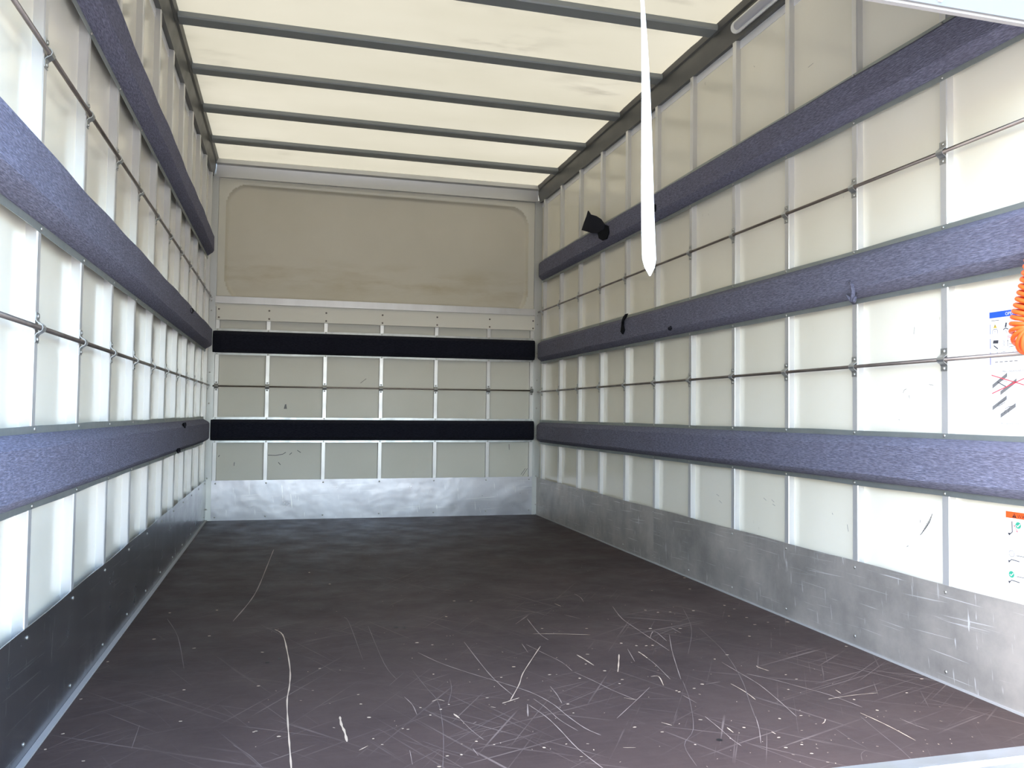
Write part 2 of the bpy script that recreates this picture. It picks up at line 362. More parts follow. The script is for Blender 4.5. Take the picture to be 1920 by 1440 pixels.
# rear frame: posts, sill, header above the shutter
for sg in (1, -1):
    x0, x1 = sorted((sg*1.205, sg*(XP+.06)))
    obj('trim_4' if sg > 0 else 'trim_5', MB().box((x0, -4.76, -.16), (x1, YE-.001, ZR+.06)), 'post_grey', label='grey rear door post beside '+SIDE[sg][4:], **STR)
sill = obj('trim_6', MB().box((-1.204, -4.645, -.12), (1.204, -4.601, .002)).add(
    [(x, y, z) for x in (-1.204, 1.204) for y, z in ((-4.646, .002), (-4.66, -.006), (-4.75, -.010), (-4.75, -.12), (-4.646, -.12))],
    [(0, 1, 2, 3, 4), (9, 8, 7, 6, 5), (0, 5, 6, 1), (1, 6, 7, 2), (2, 7, 8, 3), (3, 8, 9, 4), (4, 9, 5, 0)]), 'sill_metal', label='bright metal sill along the rear edge of the floor', **STR)
obj('trim_7', MB().box((-1.204, -4.76, 2.46), (1.204, -4.70, ZR+.06)), 'post_grey', label='grey header beam over the rear opening', **STR)

# ------------------------------------------------------------------ shutter door, part raised, with its pull strap
door = empty('shutter_door', (0, -4.64, 1.736), 'white sectional shutter door hanging part-raised over the rear opening', 'door')
def dpan(p, q):
    (y0, z0), (y1, z1) = p, q; d = Vector((0, y1-y0, z1-z0)).normalized(); n_ = Vector((0, -d.z, d.y))*.012
    a, b = Vector((0, y0, z0))+d*.002, Vector((0, y1, z1))-d*.002
    mb = MB().loft([[Vector((x, 0, 0))+a-n_, Vector((x, 0, 0))+a+n_, Vector((x, 0, 0))+b+n_, Vector((x, 0, 0))+b-n_] for x in (-1.19, 1.19)])
    return obj('door_panel', mb, 'door_white', door)
pts = [(-4.636, 1.738), (-4.636, 2.08), (-4.636, 2.36), (-4.52, 2.47), (-4.22, 2.47), (-3.92, 2.47), (-3.62, 2.47)]
pans = [dpan(a, b) for a, b in zip(pts, pts[1:])]
obj('bottom_seal', MB().box((-1.18, -4.641, 1.734), (1.18, -4.627, 1.740)), 'seal_grey', door)
hg = MB().box((-.02, -4.6545, 2.05), (.02, -4.6485, 2.11))
for x in (-.95, -.32, .32, .95): obj('hinge', MB().box((x-.02, -4.6545, 2.05), (x+.02, -4.6485, 2.11)), 'galvanised', door)
obj('latch_plate', MB().box((.765, -4.6525, 1.748), (.775, -4.6485, 1.79)), 'lamp_white', door)
mb = MB(); rings = []; n = 40
for i in range(n+1):
    t_ = i/n; z = 1.752-(1.752-1.064)*t_; x = .010+.033*t_+.004*math.sin(t_*5)
    tw = math.radians(66)*(1-t_)**1.15; wd = .031
    if t_ > .965: wd *= max(.08, (1-t_)/.035)
    dx, dy = math.cos(tw)*wd/2, math.sin(tw)*wd/2; nx_, ny_ = -math.sin(tw)*.0008, math.cos(tw)*.0008
    yc = -4.6585
    rings.append([(x-dx-nx_, yc-dy-ny_, z), (x+dx-nx_, yc+dy-ny_, z), (x+dx+nx_, yc+dy+ny_, z), (x-dx+nx_, yc-dy+ny_, z)])
strap = obj('pull_strap', mb.loft(rings), 'strap_white', smooth=50, label='white webbing pull strap with pointed end hanging from the shutter door', category='strap')

# ------------------------------------------------------------------ padded rails
def pad_section(h, flat=0.):                  # (depth, height) around the carpet body, h = clear height between flanges
    d = .050
    return [(.001, .0), (.012, .001), (d-.008, .017), (d, .027), (d, h-.027), (d-.008, h-.017), (.012, h-.001), (.001, h)]
POS = ('lowest of three', 'middle one of three', 'topmost of three')
pads = {}
for sg in (1, -1):
    ye = -.105 if sg > 0 else -.330
    sc_s = shared('pad_screw', dome(0, -sg, .0055, .0035), 'screw_steel', True)
    for k_, (zb, zt) in enumerate(P):
        t = empty('padded_rail', (sg*W, (YE+ye)/2, zb), 'blue-grey carpeted padded rail on %s, %s' % (SIDE[sg], POS[k_]), 'padding', 'carpeted padded rails on the side walls')
        FL = .017; h = zt-zb-2*FL; n = 76; rings = []; sec = pad_section(h)
        rnd = random.Random(k_*7+sg)
        ph = [rnd.uniform(0, 6) for _ in range(6)]
        y0_ = YE+(.06 if sg > 0 else .005); ys = [y0_+(ye-y0_)*i/n for i in range(n+1)]; ys = ys[:-1]+[ye-.03, ye-.008, ye]
        ys = sorted(set(ys)); 
        for y in ys:
            e_ = min(1, max(0, (ye-y)/.045)); tp = .45+.55*math.sqrt(e_)
            wob = .0018*math.sin(y*5+ph[0])+.0012*math.sin(y*13+ph[1])
            rings.append([(sg*(W-max(.001, d*tp+(wob if d > .03 else 0))), y, zb+FL+z+(.0012*math.sin(y*9+ph[2]) if d > .03 else 0)) for d, z in sec])
        body = obj('carpet_cover', MB().loft(rings), 'carpet', t, smooth=32)
        pads[(sg, k_)] = (t, body)
        for up in (0, 1):
            rings = []; z0 = zt-FL if up else zb
            for i in range(61):
                y = y0_+(ye+.03-y0_)*i/60; wv = .0012*math.sin(y*4+ph[3+up])+.0008*math.sin(y*11+ph[5])
                za, zc_ = (z0-.004, z0+FL+wv) if up else (z0+wv, z0+FL+.004)
                xi = (.0035, .0018) if up else (.0018, .0035)
                rings.append([(sg*(W-.0001), y, za), (sg*(W-xi[0]), y, za), (sg*(W-xi[1]), y, zc_), (sg*(W-.0001), y, zc_)])
            fl = obj('flange', MB().loft(rings), 'galvanised', t)
            for y in RY[sg]:
                if YE+.07 < y < ye+.02: inst('screw', sc_s, fl, (sg*(W-.0025), y, z0+FL*(.55 if up else .45)))
BP = ((.557, .739), (1.183, 1.371))
sc_s = shared('back_pad_screw', dome(1, -1, .0055, .003), 'screw_steel', True)
for k_, (zb, zt) in enumerate(BP):
    t = empty('padded_rail', (0, 0, zb), 'near-black navy padded rail across the bulkhead, %s one of the two' % ('lower', 'upper')[k_], 'padding', 'navy padded rails on the bulkhead')
    FL = .0155; h = zt-zb-2*FL; sec = pad_section(h); rings = []; n = 50
    for i in range(n+1):
        x = -1.197+2.387*i/n; e_ = min(1, min(i, n-i)/1.5); tp = .5+.5*e_
        sag = -.004*math.sin((x+1.2)*1.3+k_) if k_ else 0
        rings.append([(x, -max(.001, d*tp*.86), zb+FL+z+TB*x+sag*(d > .03)) for d, z in sec])
    obj('carpet_cover', MB().loft(rings), 'carpet_navy', t, smooth=32)
    for up in (0, 1):
        rings = []; z0 = zt-FL if up else zb
        for i in range(41):
            x = -1.194+2.382*i/40; wv = (.0015*math.sin(x*5+k_)+.001*math.sin(x*13)) if (k_ == 1 or up) else .0008*math.sin(x*6)
            if k_ == 1 and not up: wv += .006*max(0, 1-abs(x+.35)/.5)
            za, zc_ = (z0-.003, z0+FL+wv) if up else (z0+wv, z0+FL+.003)
            rings.append([(x, -.0001, za+TB*x), (x, -.0030, za+TB*x), (x, -.0020, zc_+TB*x), (x, -.0001, zc_+TB*x)])
        fl = obj('flange', MB().loft(rings), 'clamp_steel', t)
        for x in BX: inst('screw', sc_s, fl, (x, -.0025, z0+FL*.5+TB*x))

# torn carpet: a dark flap standing out from the top rail, small tears elsewhere
def flap(poly, thick, material, parent, name):
    c_ = sum((Vector(p) for p in poly), Vector())/len(poly); n = len(poly)
    nrm = Vector((thick, 0, 0)); mb = MB(); o = 0
    mb.v = [Vector(p)-nrm/2 for p in poly]+[c_-nrm/2+Vector((-.012, 0, 0))]+[Vector(p)+nrm/2 for p in poly]+[c_+nrm/2+Vector((-.012, 0, 0))]
    for i in range(n):
        j = (i+1) % n; mb.f += [(i, j, n), (n+1+j, n+1+i, 2*n+1), (i, n+1+i, n+1+j, j)]
    return obj(name, mb, material, parent, smooth=50)
t, body = pads[(1, 2)]
pl = [(1103, 395), (1107.5, 402), (1118, 405), (1127, 411), (1134, 421), (1132, 430), (1121, 437), (1110, 437), (1100, 434), (1091, 431.5), (1096, 416), (1100, 406)]
poly = [px(a, b, 0, W-.062-.018*max(0, (1125-a)/34)) for a, b in pl]
flap(poly, .006, 'carpet_navy', t, 'torn_flap')
pl = [(1121, 437), (1134, 421), (1141, 424), (1142, 436), (1138, 448), (1130, 451), (1123, 447)]
flap([px(a, b, 0, W-.053) for a, b in pl], .004, 'foam_dark', t, 'torn_hole')
flap([px(a, b, 0, W-.051) for a, b in [(1228, 382), (1231, 385), (1231, 394), (1229, 398), (1227, 396), (1228, 390)]], .004, 'foam_dark', t, 'torn_hole')
t, body = pads[(1, 1)]
flap([px(a, b, 0, W-.053) for a, b in [(1173, 589), (1177, 588), (1175, 594), (1170, 601), (1169, 610), (1171, 619), (1168, 627), (1164, 622), (1167, 612), (1166, 602), (1169, 594)]], .006, 'foam_dark', t, 'torn_hole')
flap([px(a, b, 0, W-.053) for a, b in [(1253, 614), (1258, 611), (1260, 616), (1257, 620), (1254, 619)]], .004, 'carpet_navy', t, 'torn_hole')
for path in ([(1592, 526), (1598, 536), (1600, 548), (1598, 562), (1602, 569)], [(1586, 553), (1594, 560), (1599, 568)], [(1605, 556), (1602, 563), (1600, 569)]):
    pp = [px(a, b, 0, W-.053+(.02 if b > 565 else 0)) for a, b in path]
    obj('fabric_fold', MB().tube(pp, [.003]+[.007]*(len(pp)-2)+[.004], 8), 'carpet', t, smooth=True)
t, body = pads[(-1, 0)]
flap([px(a, b, 0, -W+.052) for a, b in [(344, 793), (348, 792), (349, 797), (347, 803), (345, 799)]], .004, 'carpet_navy', t, 'torn_hole')
flap([px(a, b, 0, -W+.050) for a, b in [(332, 841), (337, 840), (338, 847), (334, 850)]], .004, 'carpet_navy', t, 'torn_hole')
t, body = pads[(-1, 1)]
flap([px(a, b, 0, -W+.052) for a, b in [(357, 578), (361, 578), (363, 583), (360, 588), (357, 584)]], .004, 'carpet_navy', t, 'torn_hole')

# ------------------------------------------------------------------ lashing rods on saddle clamps
def saddle(axis, sg):
    R_, th = .0085, .0022
    line = [(.0, -.033), (.0, -.017)]+[(.0135-.0+.0*a, 0) for a in ()]
    line = [(0, -.034), (0, -.018), (.003, -.0125)]+[(.0075+R_*math.sin(a)*.9, -R_*math.cos(a)) for a in [math.radians(q) for q in (15, 50, 90, 130, 165)]]+[(.003, .0125), (0, .018), (0, .034)]
    mb = MB(); outer = []
    for i, (d, z) in enumerate(line):
        a, b = line[max(i-1, 0)], line[min(i+1, len(line)-1)]; tx, tz = b[0]-a[0], b[1]-a[1]; L = math.hypot(tx, tz)
        outer.append((d+th*tz/L, z-th*tx/L))
    ring = [(d+.0002, z) for d, z in line]+list(reversed(outer))
    def pt(d, z, s): return (-sg*d, s, z) if axis == 'x' else (s, -d, z)
    n = len(line); r0 = [pt(d, z, -.013) for d, z in ring]; r1 = [pt(d, z, .013) for d, z in ring]
    mb.v = [Vector(p) for p in r0+r1]; N_ = 2*n
    for i in range(N_): j = (i+1) % N_; mb.f.append((i, j, N_+j, N_+i))
    for i in range(n-1): mb.f += [(i, i+1, N_-2-i, N_-1-i), (N_+i+1, N_+i, N_+N_-1-i, N_+N_-2-i)]
    return mb
for sg in (1, -1):
    cm = shared('saddle_clamp', saddle('x', sg), 'clamp_steel'); ss = shared('clamp_screw', dome(0, -sg, .0058, .0035), 'screw_steel', True)
    for k_, z in enumerate(RODS):
        t = empty('lashing_rod', (sg*W, -2.3, z), '%s steel lashing rod on %s' % (('lower', 'upper')[k_], SIDE[sg]), 'rod', 'lashing rods on the side walls')
        obj('bar', MB().tube([(sg*(W-.0085), y, z) for y in (YE+.01, -3, -1.5, -.03)], .0058, 12), 'rod_steel', t, smooth=True)
        for y in RY[sg]:
            c_ = inst('saddle_clamp', cm, t, (sg*W, y, z))
            for dz in (.026, -.026): inst('screw', ss, c_, (sg*(W-.0024), y, z+dz))
cm = shared('back_saddle_clamp', saddle('y', 1), 'clamp_steel'); ss = shared('back_clamp_screw', dome(1, -1, .0055, .003), 'rod_steel', True)
t = empty('lashing_rod', (0, 0, .960), 'thin steel lashing rod across the bulkhead between two navy rails', 'rod')
obj('bar', MB().tube([(x, -.0085, .960+TB*x) for x in (-1.19, -.4, .4, 1.18)], .0055, 12), 'rod_steel', t, smooth=True)
for x in BX:
    c_ = inst('saddle_clamp', cm, t, (x, 0, .960+TB*x))
    for dz in (.026, -.026): inst('screw', ss, c_, (x, -.0024, .960+TB*x+dz))

# ------------------------------------------------------------------ strip lamp on the cant rail
lamp = empty('strip_lamp', (W-.04, -3.25, 2.49), 'unlit white strip lamp under the dark rail above the stickers', 'lamp')
def capsule(w_, y0, y1, d0, d1):
    ax = Vector((.42, 0, -.91)).normalized(); nr = Vector((-.91, 0, -.42)).normalized(); ctr = Vector((W-.010, 0, 2.500)); out = []
    path = []
    for i in range(9):
        a = math.pi*i/8; path.append((y1-w_+w_*math.sin(a), w_*math.cos(a)))
    for i in range(9):
        a = math.pi*i/8; path.append((y0+w_-w_*math.sin(a), -w_*math.cos(a)))
    rings = [[ctr+ax*(b*sc_)+Vector((0, a, 0))+nr*d for a, b in path] for d, sc_ in ((d0, 1), (d0+(d1-d0)*.7, 1), (d1, .82))]
    return MB().loft(rings)
obj('housing', capsule(.026, -3.56, -2.985, .006, .024), 'lamp_white', lamp, smooth=35)
obj('diffuser', capsule(.017, -3.53, -3.02, .0245, .031), 'lamp_lens', lamp, smooth=35)

# ------------------------------------------------------------------ stickers on the sheet (flat print)
def wtext(body, y, z, size, material, parent, lift, align='LEFT'):
    cu = bpy.data.curves.new('t', 'FONT'); cu.body = body; cu.size = size; cu.align_x = align; cu.resolution_u = 2
    o = bpy.data.objects.new('t', cu); COL.objects.link(o); bpy.context.view_layer.update()
    me = bpy.data.meshes.new_from_object(o.evaluated_get(bpy.context.evaluated_depsgraph_get())); bpy.data.objects.remove(o)
    me.transform(Matrix(((0, 0, -1, 0), (-1, 0, 0, 0), (0, 1, 0, 0), (0, 0, 0, 1)))); me.materials.clear(); me.materials.append(M[material]); me.name = 'lettering'
    return inst('lettering', me, parent, (XP-lift, y, z))
L1, L2, L3 = .0009, .0012, .0015
def pl_box(mb, y0, z0, y1, z1, lift): x = XP-lift; return mb.add([(x, y0, z0), (x, y1, z0), (x, y1, z1), (x, y0, z1)], [(0, 1, 2, 3)])
def pl_line(mb, pts, w_, lift): return mb.ribbon([(XP-lift, y, z) for y, z in pts], w_, (-1, 0, 0))
def pl_poly(mb, pts, lift): return mb.add([(XP-lift, y, z) for y, z in pts], [tuple(range(len(pts)))])
def circ(y, z, r, n=20): return [(y+r*math.cos(2*math.pi*i/n), z+r*math.sin(2*math.pi*i/n)) for i in range(n)]
def sheet(name, y0, z0, y1, z1, label):
    t = empty(name, (XP, (y0+y1)/2, z0), label, 'sticker')
    obj('sheet', MB().box((XP-.0006, y1, z0), (XP-.00005, y0, z1)), 'paper', t); return t
# operating chart
ya, yb, zt, zb = -4.312, -4.530, 1.083, .928
t = sheet('instruction_sticker', ya, zb, yb, zt, 'instruction sticker with blue header and pictograms, behind the orange coil')
obj('header_band', pl_box(MB(), ya, zt-.017, yb, zt, L1), 'ink_blue', t)
wtext('OPERATION', -4.365, zt-.0135, .0125, 'paper', t, L2)
mb = MB()
for z in (1.052, 1.013, .975): pl_line(mb, [(ya-.001, z), (yb, z)], .0008, L1)
obj('printed_lines', mb, 'ink_lilac', t)
mb = MB()
for z0, z1 in ((1.021, 1.049), (.980, 1.008), (.934, .970)): pl_box(mb, ya-.0005, z0, ya-.004, z1, L1)
obj('side_bands', mb, 'ink_lilac', t)
def tri(mb, y, z, s, lift): return pl_poly(mb, [(y+s/2, z), (y-s/2, z), (y, z+s*.9)], lift)
obj('warning_triangle', tri(MB(), -4.331, 1.037, .013, L1), 'ink_yellow', t); obj('warning_triangle', tri(MB(), -4.406, 1.0, .012, L1), 'ink_yellow', t)
mb = MB()
pl_line(mb, [(-4.331, 1.046), (-4.331, 1.040)], .0016, L2); pl_line(mb, [(-4.406, 1.008), (-4.406, 1.003)], .0016, L2)
for a in range(3):                                    # helmets, pedals, lever
    pass
pl_line(mb, [(-4.322+.0, 1.021), (-4.322, 1.029), (-4.326, 1.034), (-4.336, 1.034), (-4.340, 1.029), (-4.340, 1.021)], .0015, L1); pl_line(mb, [(-4.331, 1.031), (-4.329, 1.023)], .0010, L1)
pl_poly(mb, [(-4.363, 1.036), (-4.369, 1.037), (-4.371, 1.049), (-4.366, 1.049)], L1)
pl_line(mb, [(-4.358, 1.030), (-4.366, 1.034), (-4.375, 1.030)], .0028, L1); pl_line(mb, [(-4.366, 1.030), (-4.370, 1.021)], .0012, L1)
pl_line(mb, [(-4.396, 1.046), (-4.396, 1.024)], .0012, L1); pl_poly(mb, [(-4.394, 1.027), (-4.398, 1.027), (-4.396, 1.022)], L1); pl_box(mb, -4.402, 1.022, -4.406, 1.044, L1)
pl_poly(mb, [(-4.323, .994), (-4.341, .993), (-4.342, 1.002), (-4.325, 1.003)], L1); pl_line(mb, [(-4.326, .988), (-4.340, .978)], .0030, L1)
pl_line(mb, [(-4.373, 1.0), (-4.373, .983)], .0012, L1); pl_poly(mb, [(-4.371, .997), (-4.375, .997), (-4.373, 1.002)], L1)
pl_line(mb, [(-4.376, .981), (-4.398, .982), (-4.404, .987), (-4.376, .990)], .0012, L1)
for y, z in ((-4.360, .993), (-4.360, .984)): pl_line(mb, [(y+.004, z), (y-.004, z), (y-.004, z+.007), (y+.004, z+.007), (y+.004, z)], .0007, L1); pl_line(mb, [(y, z+.001), (y, z+.006)], .0012, L1)
pl_line(mb, [(-4.338, .957), (-4.338, .970)], .0015, L1); pl_line(mb, [(-4.352, .957), (-4.352, .968), (-4.366, .969)], .0010, L1); pl_line(mb, [(-4.378, .960), (-4.390, .966), (-4.398, .960)], .0022, L1)
pl_line(mb, [(-4.402, .958), (-4.402, .970), (-4.418, .971)], .0010, L1)
for i in range(5): pl_line(mb, [(-4.330-.016*i, .941), (-4.340-.016*i, .941)], .0016, L1)
pl_line(mb, [(-4.318, 1.0585), (-4.345, 1.0585)], .0016, L1)
obj('pictograms', mb, 'ink_grey', t)
mb = MB(); pl_line(mb, [(-4.372, 1.0105), (-4.402, 1.0105)], .0014, L1); pl_line(mb, [(-4.372, 1.0065), (-4.420, 1.0065)], .0014, L1)
obj('red_caption', mb, 'ink_red', t)
# loading advice sheet
ya, yb, zt, zb = -4.312, -4.500, .926, .750
t = sheet('instruction_sticker', ya, zb, yb, zt, 'white sticker with crossed-out ramp diagrams below the blue-headed sticker')
wtext("PRÉCONISATIONS D'USAGE", -4.354, .911, .0075, 'ink_grey', t, L1)
wtext('NON', -4.334, .862, .0055, 'ink_lightgrey', t, L1); wtext('OUI', -4.335, .796, .0055, 'ink_lightgrey', t, L1); wtext('Yes', -4.356, .838, .0055, 'ink_lightgrey', t, L1)
wtext('Effort maximal sur chaque rail', -4.348, .768, .0055, 'ink_grey', t, L1)
mb = MB()
def beam(y0, z0, y1, z1): return pl_poly(mb, [(y0, z0), (y1, z1), (y1, z1+.011), (y0, z0+.011)], L1)
beam(-4.320, .867, -4.370, .899); beam(-4.347, .848, -4.400, .882); beam(-4.320, .806, -4.368, .836); beam(-4.347, .785, -4.397, .815)
obj('ramp_drawing', mb, 'ink_lightgrey', t)
mb = MB(); pl_line(mb, [(-4.338, .885), (-4.366, .871)], .0026, L2); pl_line(mb, [(-4.338, .885), (-4.344, .893), (-4.372, .884), (-4.364, .873)], .0010, L2)
obj('load_drawing', mb, 'ink_grey', t)
mb = MB(); pl_line(mb, [(-4.336, .819), (-4.341, .825), (-4.362, .834), (-4.362, .828), (-4.340, .817)], .0014, L2); pl_line(mb, [(-4.352, .826), (-4.353, .808)], .0010, L2)
obj('load_drawing', mb, 'ink_grey', t)
mb = MB(); pl_line(mb, [(-4.360, .798), (-4.364, .811), (-4.376, .816), (-4.377, .808)], .0014, L2); pl_line(mb, [(-4.372, .815), (-4.388, .818)], .0016, L2); pl_line(mb, [(-4.374, .812), (-4.375, .794)], .0010, L2)
obj('load_drawing', mb, 'ink_grey', t)
mb = MB(); pl_line(mb, [(-4.318, .905), (-4.425, .874)], .0024, L3); pl_line(mb, [(-4.319, .853), (-4.425, .892)], .0024, L3)
obj('red_cross', mb, 'ink_red', t)
# platform warning
ya, yb, zt, zb = -4.361, -4.480, .529, .300
t = sheet('warning_sticker', ya, zb, yb, zt, 'white warning sticker with orange-red header and platform pictograms')
obj('header_band', pl_box(MB(), ya, zt-.0175, yb, zt, L1), 'ink_orange', t)
obj('warning_triangle', tri(MB(), -4.389, .5135, .014, L2), 'ink_black', t); wtext('WARNING', -4.398, .5135, .014, 'ink_black', t, L2)
obj('warning_mark', pl_line(pl_line(MB(), [(-4.389, .5225), (-4.389, .5185)], .0016, L3), [(-4.389, .5170), (-4.389, .5155)], .0016, L3), 'ink_orange', t)
mb = MB()
pl_line(mb, [(-4.381, .503), (-4.382, .474), (-4.372, .466)], .0030, L1); pl_poly(mb, [(-4.367, .469), (-4.372, .463), (-4.377, .469), (-4.371, .471)], L1); pl_line(mb, [(-4.389, .474), (-4.405, .475)], .0007, L1)
for z in (.392, .336):
    pl_poly(mb, [(-4.367, z+.003), (-4.370, z-.004), (-4.375, z+.002), (-4.371, z+.004)], L1); pl_line(mb, [(-4.371, z), (-4.378, z+.007), (-4.404, z+.005)], .0026, L1)
    pl_line(mb, [(-4.394, z+.020), (-4.425, z+.020)], .0018, L1)
pl_line(mb, circ(-4.379, .415, .0085)+[circ(-4.379, .415, .0085)[0]], .0013, L1)
obj('pictograms', mb, 'ink_grey', t)
wtext('NO', -4.379, .4128, .0062, 'ink_grey', t, L1, 'CENTER')
wtext('Open or close platform', -4.363, .450, .0062, 'ink_lightgrey', t, L1)
wtext('Adjust platform pitch to', -4.362, .3175, .0058, 'ink_lightgrey', t, L1); wtext('deflection before loading', -4.362, .3105, .0058, 'ink_lightgrey', t, L1)
for y, z in ((-4.401, .494), (-4.378, .3585)):
    obj('green_disc', pl_poly(MB(), circ(y, z, .009), L1), 'ink_green', t)
    obj('tick', pl_line(MB(), [(y+.005, z), (y+.0015, z-.004), (y-.006, z+.004)], .0026, L2), 'paper', t)
obj('red_arrow', pl_line(pl_poly(pl_poly(MB(), [(-4.386, .492), (-4.390, .488), (-4.391, .494)], L1), [(-4.394, .477), (-4.398, .481), (-4.399, .475)], L1), [(-4.388, .491), (-4.393, .486), (-4.396, .479)], .0016, L1), 'ink_red', t)

# ------------------------------------------------------------------ orange coiled air hose hanging at the rear post
coil = empty('coiled_hose', (1.12, -4.56, .955), 'bright orange coiled hose looped beside the rear post over the stickers', 'hose')
axis_pts = [Vector(p) for p in ((1.095, -4.668, 1.34), (1.10, -4.640, 1.24), (1.11, -4.620, 1.165), (1.118, -4.592, 1.095), (1.12, -4.566, 1.02), (1.12, -4.572, .988), (1.12, -4.600, .978), (1.12, -4.622, 1.0), (1.12, -4.640, 1.06), (1.125, -4.675, 1.12))]
def crv(P_, n):
    out = []
    for i in range(len(P_)-1):
        a, b, c_, d = P_[max(i-1, 0)], P_[i], P_[i+1], P_[min(i+2, len(P_)-1)]
        for j in range(n):
            t_ = j/n; out.append(.5*((2*b)+(c_-a)*t_+(2*a-5*b+4*c_-d)*t_*t_+(3*b-a-3*c_+d)*t_**3))
    return out+[P_[-1]]
ap = crv(axis_pts, 40); pts = []; s_ = 0; ref = Vector((1, 0, 0)); bend = Vector((1.12, -4.59, .985))
for i, p in enumerate(ap):
    d = (ap[min(i+1, len(ap)-1)]-ap[max(i-1, 0)]).normalized(); ref = (ref-d*ref.dot(d)).normalized(); e = d.cross(ref)
    if i: 
        L = (p-ap[i-1]).length; pit = .0115+.0055*min(1, max(0, ((p-bend).length-.03)/.06))
        for q in range(1, 7):
            f_ = q/6; c_ = ap[i-1].lerp(p, f_); a = s_+2*math.pi*L*f_/pit
            pts.append(c_+.046*(math.cos(a)*ref+math.sin(a)*e))
        s_ += 2*math.pi*L/pit
obj('hose_coils', MB().tube(pts, .0058, 8), 'hose_orange', coil, smooth=True)
obj('hose_end', MB().tube([pts[0], Vector((1.10, -4.675, 1.38)), Vector((1.14, -4.68, 1.42)), Vector((1.2048, -4.67, 1.43))], .0058, 8), 'hose_orange', coil, smooth=True)
obj('hose_end', MB().tube([pts[-1], Vector((1.16, -4.675, 1.19)), Vector((1.2048, -4.68, 1.24))], .0058, 8), 'hose_orange', coil, smooth=True)

# ------------------------------------------------------------------ marks on the wall sheets
def wall_mark(sg, paths, w_, material='ink_lightgrey'):
    mb = MB()
    for p_ in paths: mb.ribbon([px(a, b, 0, sg*(XP-.0006)) for a, b in p_], w_, (-sg, 0, 0))
    obj('scuff_mark', mb, material, walls[sg])
O3 = lambda ox, oy, L: [(ox+a/3, oy+b/3) for a, b in L]
hat = []
for i in range(11):
    f_ = i/10; cx_, cy_ = 1345+55*f_, 118-100*f_; wd = 16*math.sin(math.pi*min(1, f_*.9+.08))
    hat.append(O3(1280, 960, [(cx_-wd*.4, cy_+wd*.55), (cx_+wd*.8, cy_-wd*.15)]))
wall_mark(1, hat, .0018, 'ink_grey'); wall_mark(1, [O3(1280, 960, [(1336, 130), (1366, 92), (1390, 55), (1404, 10)])], .002, 'ink_grey')
for p_ in ([(1303, 400), (1301, 440)], [(1385, 722), (1410, 727)], [(1240, 770), (1245, 755), (1258, 748)], [(1272, 783), (1276, 800)], [(1215, 918), (1220, 923)]): wall_mark(1, [O3(1280, 480, p_)], .0016)
for p_ in ([(1335, 60), (1338, 45)], [(1260, 195), (1270, 190)], [(925, 70), (932, 110)], [(840, 5), (845, 15)]): wall_mark(1, [O3(1280, 960, p_)], .002)
for p_ in ([(190, 1340), (205, 1350)], [(205, 1375), (220, 1390)], [(500, 1370), (515, 1385)], [(505, 1395), (520, 1405)], [(455, 1360), (470, 1375)], [(705, 380), (735, 355)], [(400, 370), (405, 378)]):
    wall_mark(1, [O3(1280, 480 if p_[0][1] > 600 else 0, p_)], .0016)
mb = MB()
for p_ in ([(1500, 1120), (1550, 1122), (1590, 1115), (1608, 1104)], [(1628, 1118), (1642, 1106)], [(1672, 1093), (1692, 1106)], [(1565, 1160), (1578, 1175)], [(1228, 1130), (1235, 1120)], [(1318, 1160), (1316, 1180)]):
    mb.ribbon([px(a, b, 1, .0205) for a, b in O3(0, 480, p_)], .004, (0, -1, 0))
for p_ in ([(943, 1058), (945, 1090)], [(1010, 1230), (1035, 1195)], [(1020, 1235), (1046, 1195)], [(108, 715), (140, 690)]): mb.ribbon([px(a, b, 1, .0205) for a, b in O3(640, 480, p_)], .003, (0, -1, 0))
obj('scuff_mark', mb, 'ink_grey', wb)
mb = MB(); mb.add([px(a, b, 1, .0205) for a, b in O3(0, 480, [(1596, 860), (1603, 835), (1610, 832), (1614, 860)])], [(0, 1, 2, 3)]); obj('scuff_mark', mb, 'ink_lightgrey', wb)

